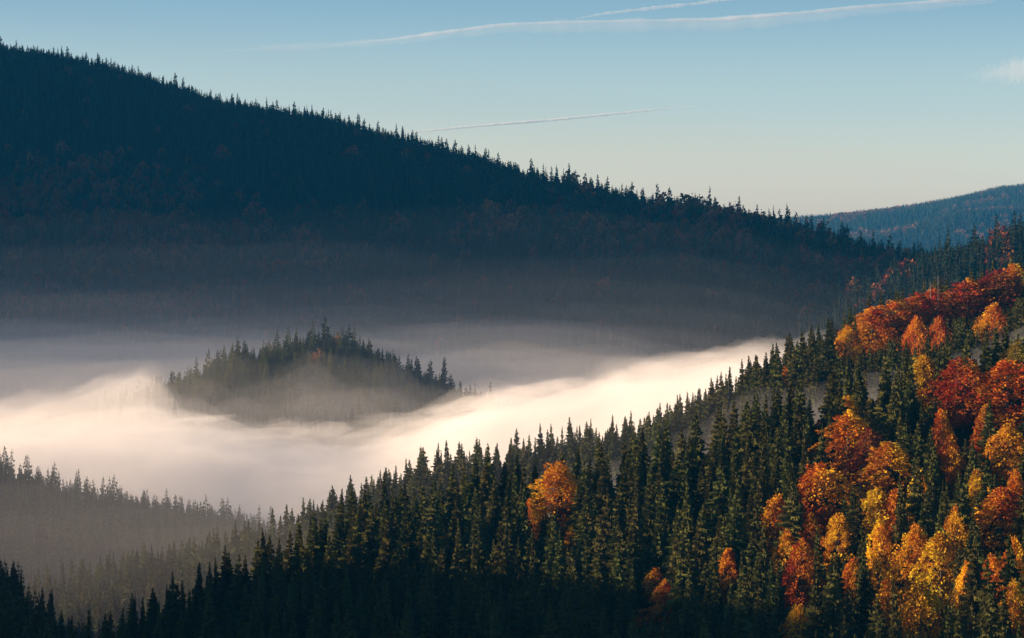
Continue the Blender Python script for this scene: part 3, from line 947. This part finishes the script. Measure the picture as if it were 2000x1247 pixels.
def slab(name, xs, ys, top, bottom, mat, label):
    """closed body of mist: a wavy top over a flat bottom hidden in the ground"""
    X, Yy = np.meshgrid(xs, ys)
    T = np.maximum(top(X, Yy), bottom + 1.0)
    T[0, :] = T[-1, :] = bottom + 1.0
    T[:, 0] = T[:, -1] = bottom + 1.0
    n, m = X.shape
    v = np.concatenate([np.stack([X.ravel(), Yy.ravel(), T.ravel()], 1), np.stack([X.ravel(), Yy.ravel(), np.full(n * m, bottom)], 1)])
    i = np.arange(n * m).reshape(n, m)
    f = [np.stack([i[:-1, :-1].ravel(), i[:-1, 1:].ravel(), i[1:, 1:].ravel(), i[1:, :-1].ravel()], 1),
         np.stack([i[:-1, :-1].ravel(), i[1:, :-1].ravel(), i[1:, 1:].ravel(), i[:-1, 1:].ravel()], 1) + n * m]
    for e in (i[0, :], i[-1, ::-1], i[::-1, 0], i[:, -1]):
        f.append(np.stack([e[1:], e[:-1], e[:-1] + n * m, e[1:] + n * m], 1))
    return link(name, mesh_np(name, v, np.concatenate(f), [mat], smooth=True), kind="stuff", label=label, category="mist", group="mist in the valley")

BANK_PX = [-300, 0, 200, 350, 420, 480, 600, 700, 800, 870, 950, 1050, 1150, 1200, 1300, 1400, 1470, 1600, 2000]
BANK_PY = [840, 838, 838, 842, 852, 860, 858, 850, 836, 810, 792, 782, 765, 748, 735, 716, 702, 690, 660]
def bank_top(off, amp, seed):
    def f(X, Y):
        pxx = 1000 + F * X / Y
        zc = (HORIZON - np.interp(pxx, BANK_PX, BANK_PY)) / F * 2350 + 13 * fbm(X / 150, Y / 200, 33, 3)
        d = np.where(Y < 2350, (2350 - Y) / 260, (Y - 2350) / 330)
        return zc + off - 70 * d ** 2 + amp * fbm(X / 48, Y / 70, seed, 5)
    return f
bx, by = np.arange(-560, 420, 6.0), np.arange(2030, 2760, 8.0)
for off, dens, amp, seed in ((14, 0.0014, 17, 40), (6, 0.003, 15, 50), (-4, 0.007, 12, 60), (-15, 0.02, 8, 70)):
    slab("mist_bank", bx, by, bank_top(off, amp, seed), -330, volume_mat("mist", dens, (1.0, 0.985, 0.965), 0.0), "thick bright cream mist bank filling the valley below the knoll")
# loose wisps torn off the top of the bank
wv, wf, wn = [], [], 0
rw = random.Random(17)
for k in range(26):
    px = 20 + 1450 * (k + rw.random()) / 26
    py = float(np.interp(px, BANK_PX, BANK_PY)) - rw.uniform(-4, 22)
    x0, y0, z0 = P(px, py, 2330 + rw.uniform(-60, 110))
    lx, ly, lz = rw.uniform(16, 45), rw.uniform(20, 50), rw.uniform(2.5, 7.0)
    tilt = rw.uniform(-0.05, 0.28)
    na, nb = 26, 12
    for i in range(nb + 1):
        th = math.pi * i / nb
        for j in range(na):
            ph = 2 * math.pi * j / na
            d = (math.sin(th) * math.cos(ph), math.sin(th) * math.sin(ph), math.cos(th))
            q = 1 + 0.42 * float(fbm(np.array([d[0] * 1.6 + k * 7.3 + d[2]]), np.array([d[1] * 1.6 + 2 * d[2] + k]), 70 + k, 3)[0])
            wv.append((x0 + d[0] * lx * q, y0 + d[1] * ly * q, z0 + d[2] * lz * q * (1.2 if d[2] > 0 else 0.8) + tilt * d[0] * lx * q))
    for i in range(nb):
        for j in range(na):
            a = wn + i * na + j; b = wn + i * na + (j + 1) % na
            wf.append((a, a + na, b + na, b))
    wn += (nb + 1) * na
link("mist_wisps", mesh_np("mist_wisps", np.array(wv), np.array(wf), [volume_mat("wisp_mist", 0.0045, (1.0, 0.985, 0.965), 0.0)], smooth=True),
     kind="stuff", label="torn wisps drifting off the top of the bright mist bank", category="mist")
# puffs rising left of the knoll
def puff_top(off, amp, seed):
    def f(X, Y):
        pxx = 1000 + F * X / Y
        zc = (HORIZON - np.interp(pxx, [-100, 0, 60, 120, 180, 230, 275, 305, 335, 375, 440], [785, 778, 768, 766, 748, 734, 722, 732, 765, 815, 890])) / F * 2620
        d = np.abs(Y - 2570) / 130
        return zc + off - 40 * d ** 2 + amp * fbm(X / 34, Y / 55, seed, 5)
    return f
for off, dens, amp, seed in ((9, 0.0012, 17, 41), (2, 0.0024, 16, 51), (-6, 0.0042, 14, 61)):
    slab("mist_puff", np.arange(-560, -230, 4.0), np.arange(2400, 2740, 6.0), puff_top(off, amp, seed), -330, volume_mat("mist_puff", dens, (1.0, 0.985, 0.965), 0.0), "soft puffs of mist drifting up left of the knoll")
# sunlit veil drawn across the lower half of the knoll
def veil_top(off, seed):
    def f(X, Y):
        pxx = 1000 + F * X / Y
        zc = (HORIZON - np.interp(pxx, [150, 250, 350, 450, 600, 750, 850, 950, 1050], [850, 780, 735, 716, 708, 722, 755, 800, 840])) / F * 2600
        return zc + off - 40 * (np.abs(Y - 2520) / 95) ** 2 + 18 * fbm(X / 38, Y / 60, seed, 4)
    return f
for off, dens, seed in ((8, 5e-4, 44), (-8, 6e-4, 45), (-20, 6e-4, 46), (-34, 1.0e-3, 47)):
    slab("knoll_veil", np.arange(-470, 40, 6.0), np.arange(2420, 2640, 6.0), veil_top(off, seed), -330, volume_mat("veil_mist", dens, (1.0, 0.985, 0.965), 0.0),
         "thin glowing veil of mist across the lower half of the wooded knoll")
# layered thin mist in front of the mountain's foot
for k, (top, dens) in enumerate(((40, 1.5e-5), (5, 2.5e-5), (-25, 3.5e-5), (-48, 5e-5), (-68, 9e-5), (-82, 1.5e-4), (-95, 2.4e-4), (-108, 3.6e-4), (-121, 5e-4))):
    slab("valley_mist", np.arange(-2600, 1500, 30.0), np.arange(2500, 4700, 30.0),
         lambda X, Y, t=top, s=80 + k: t + 24 * fbm(X / 230, Y / 330, s, 3) + 8 * fbm(X / 60, Y / 100, s + 30, 2) - 70 * np.clip((2760 - Y) / 260, 0, 1) ** 2 - 0.22 * np.where(X < 20, 0, np.where(X < 320, (X - 20) ** 2 / 600.0, X - 170)) * np.clip((3900 - Y) / 900, 0, 1), -330,
         volume_mat("valley_mist", dens, (1.0, 0.985, 0.97), 0.0), "thin layered mist veiling the foot of the mountain")
# thin mist in the near valley
for top, dens, amp, seed in ((-100, 1.0e-4, 10, 90), (-140, 2.2e-4, 10, 91)):
    slab("valley_mist", np.arange(-1000, 420, 20.0), np.arange(1170, 2100, 20.0), lambda X, Y, t=top, a=amp, s=seed: t + a * fbm(X / 90, Y / 120, s) + np.clip(X + 50, 0, 110) * 0.28 - 25 * np.clip((1250 - Y) / 80, 0, 4), -330,
         volume_mat("valley_mist_near", dens, (1.0, 0.985, 0.97), 0.0), "thin mist in the near valley behind the dark slope")
# mist lying in the gully between the near slope and the spur behind it
def gully_top(off, seed):
    def f(X, Y):
        pxx = 1000 + F * X / Y
        zc = (HORIZON - np.interp(pxx, ex2, ey2)) / F * 1450 - np.clip((pxx - 1450) / 300, 0, 1) * 22 - np.clip((470 - pxx) / 150, 0, 1) * 50
        return zc + off - 60 * np.clip((1260 - Y) / 110, 0, 2) ** 2 + 6 * fbm(X / 40, Y / 60, seed, 3)
    return f
ex2 = [e[0] for e in N2_EDGE]; ey2 = [e[1] for e in N2_EDGE]
for off, dens, seed in ((-7, 6e-4, 93), (-18, 1.0e-3, 94), (-31, 1.8e-3, 95)):
    slab("gully_mist", np.arange(-300, 420, 8.0), np.arange(1150, 1480, 8.0), gully_top(off, seed), -330,
         volume_mat("gully_mist", dens, (1.0, 0.985, 0.97), 0.0), "pale mist lying between the near slope and the spur behind it")

# ------------------------------------------------------------------ contrails and cloud
def trail(name, pts, Y, dens, label, category, group=None, ragged=0.25, seed=0, flat=0.8):
    """pts: px, py, half width in px"""
    n = 150
    t = np.linspace(0, 1, n)
    pa = np.array(pts, dtype=float)
    s = np.linspace(0, 1, len(pa))
    px = np.interp(t, s, pa[:, 0]); py = np.interp(t, s, pa[:, 1]); hw = np.interp(t, s, pa[:, 2])
    v, f = [], []
    seg = 10
    for k in range(n):
        x, y, z = P(px[k], py[k], Y)
        r = hw[k] / F * Y * (1 + ragged * float(fbm(np.array([k * 0.31 + seed * 9.0]), np.array([0.5]), seed)[0]))
        z += hw[k] / F * Y * 0.6 * ragged * float(fbm(np.array([k * 0.23 + seed * 5.0]), np.array([3.5]), seed + 20)[0])
        if k in (0, n - 1):
            r *= 0.03
        for j in range(seg):
            a = 2 * math.pi * j / seg
            v.append((x, y + r * flat * math.cos(a), z + r * math.sin(a)))
    for k in range(n - 1):
        for j in range(seg):
            a = k * seg + j; b = k * seg + (j + 1) % seg
            f.append((a, b, b + seg, a + seg))
    v = np.array(v); f = np.array(f)
    c = len(v)
    v = np.concatenate([v, [v[:seg].mean(0)], [v[-seg:].mean(0)]])
    caps = [(c, (j + 1) % seg, j, j) for j in range(seg)] + [(c + 1, c - seg + j, c - seg + (j + 1) % seg, c - seg + (j + 1) % seg) for j in range(seg)]
    me = bpy.data.meshes.new(name)
    me.from_pydata([tuple(q) for q in v], [], [tuple(q) for q in f] + [q[:3] for q in caps])
    for p in me.polygons: p.use_smooth = True
    me.materials.append(volume_mat(name + "_ice", dens, (1, 1, 1), 0.0))
    o = link(name, me)
    if label: o["label"] = label; o["category"] = category
    if group: o["group"] = group
    return o
D = 98000.0
PXM = D / F
def add_veil(o, pts, Y, dens, seed):
    v = trail("veil", pts, Y, dens, None, None, None, 0.45, seed)
    v.parent = o
c1 = trail("contrail", [(640, 91, 1), (760, 79, 2.5), (860, 66, 4), (960, 52, 4), (1060, 47, 3), (1200, 43, 3), (1400, 40, 4), (1550, 28, 4.5), (1700, 14, 4), (1950, -6, 4)],
      D, 0.45 / (8 * PXM), "long faded contrail streaking across the top of the sky", "contrail", "contrails", 0.45, 1)
add_veil(c1, [(420, 101, 1), (560, 94, 7), (760, 82, 8), (900, 66, 9), (1000, 56, 11), (1150, 53, 13), (1350, 51, 15), (1500, 42, 14), (1700, 22, 10), (1950, -2, 10)], D + 400, 0.14 / (20 * PXM), 6)
trail("contrail", [(1120, 39, 1), (1180, 28, 3), (1260, 19, 4), (1350, 10, 3.5), (1430, -1, 4), (1500, -10, 4)],
      D + 6000, 0.38 / (8 * PXM), "short faint contrail branching off above the long faded one", "contrail", "contrails", 0.5, 2)
trail("contrail", [(760, 264, 1.4), (880, 252, 2.4), (980, 243, 2.8), (1080, 235, 2.9), (1180, 225, 2.4), (1270, 216, 1.9), (1362, 208, 0.9)],
      D - 4000, 1.2 / (6 * PXM), "thin bright contrail low over the mountain ridge", "contrail", "contrails", 0.4, 3)
cl = trail("cloud", [(1915, 150, 2), (1945, 143, 10), (1975, 138, 18), (2010, 135, 26), (2060, 135, 26), (2120, 130, 8)],
      D + 8000, 0.28 / (50 * PXM), "small pale wispy cloud at the right edge of the sky", "cloud", None, 0.7, 4)
add_veil(cl, [(1880, 152, 2), (1920, 146, 16), (1965, 141, 27), (2020, 138, 34), (2080, 130, 30), (2150, 128, 8)], D + 8600, 0.14 / (60 * PXM), 7)
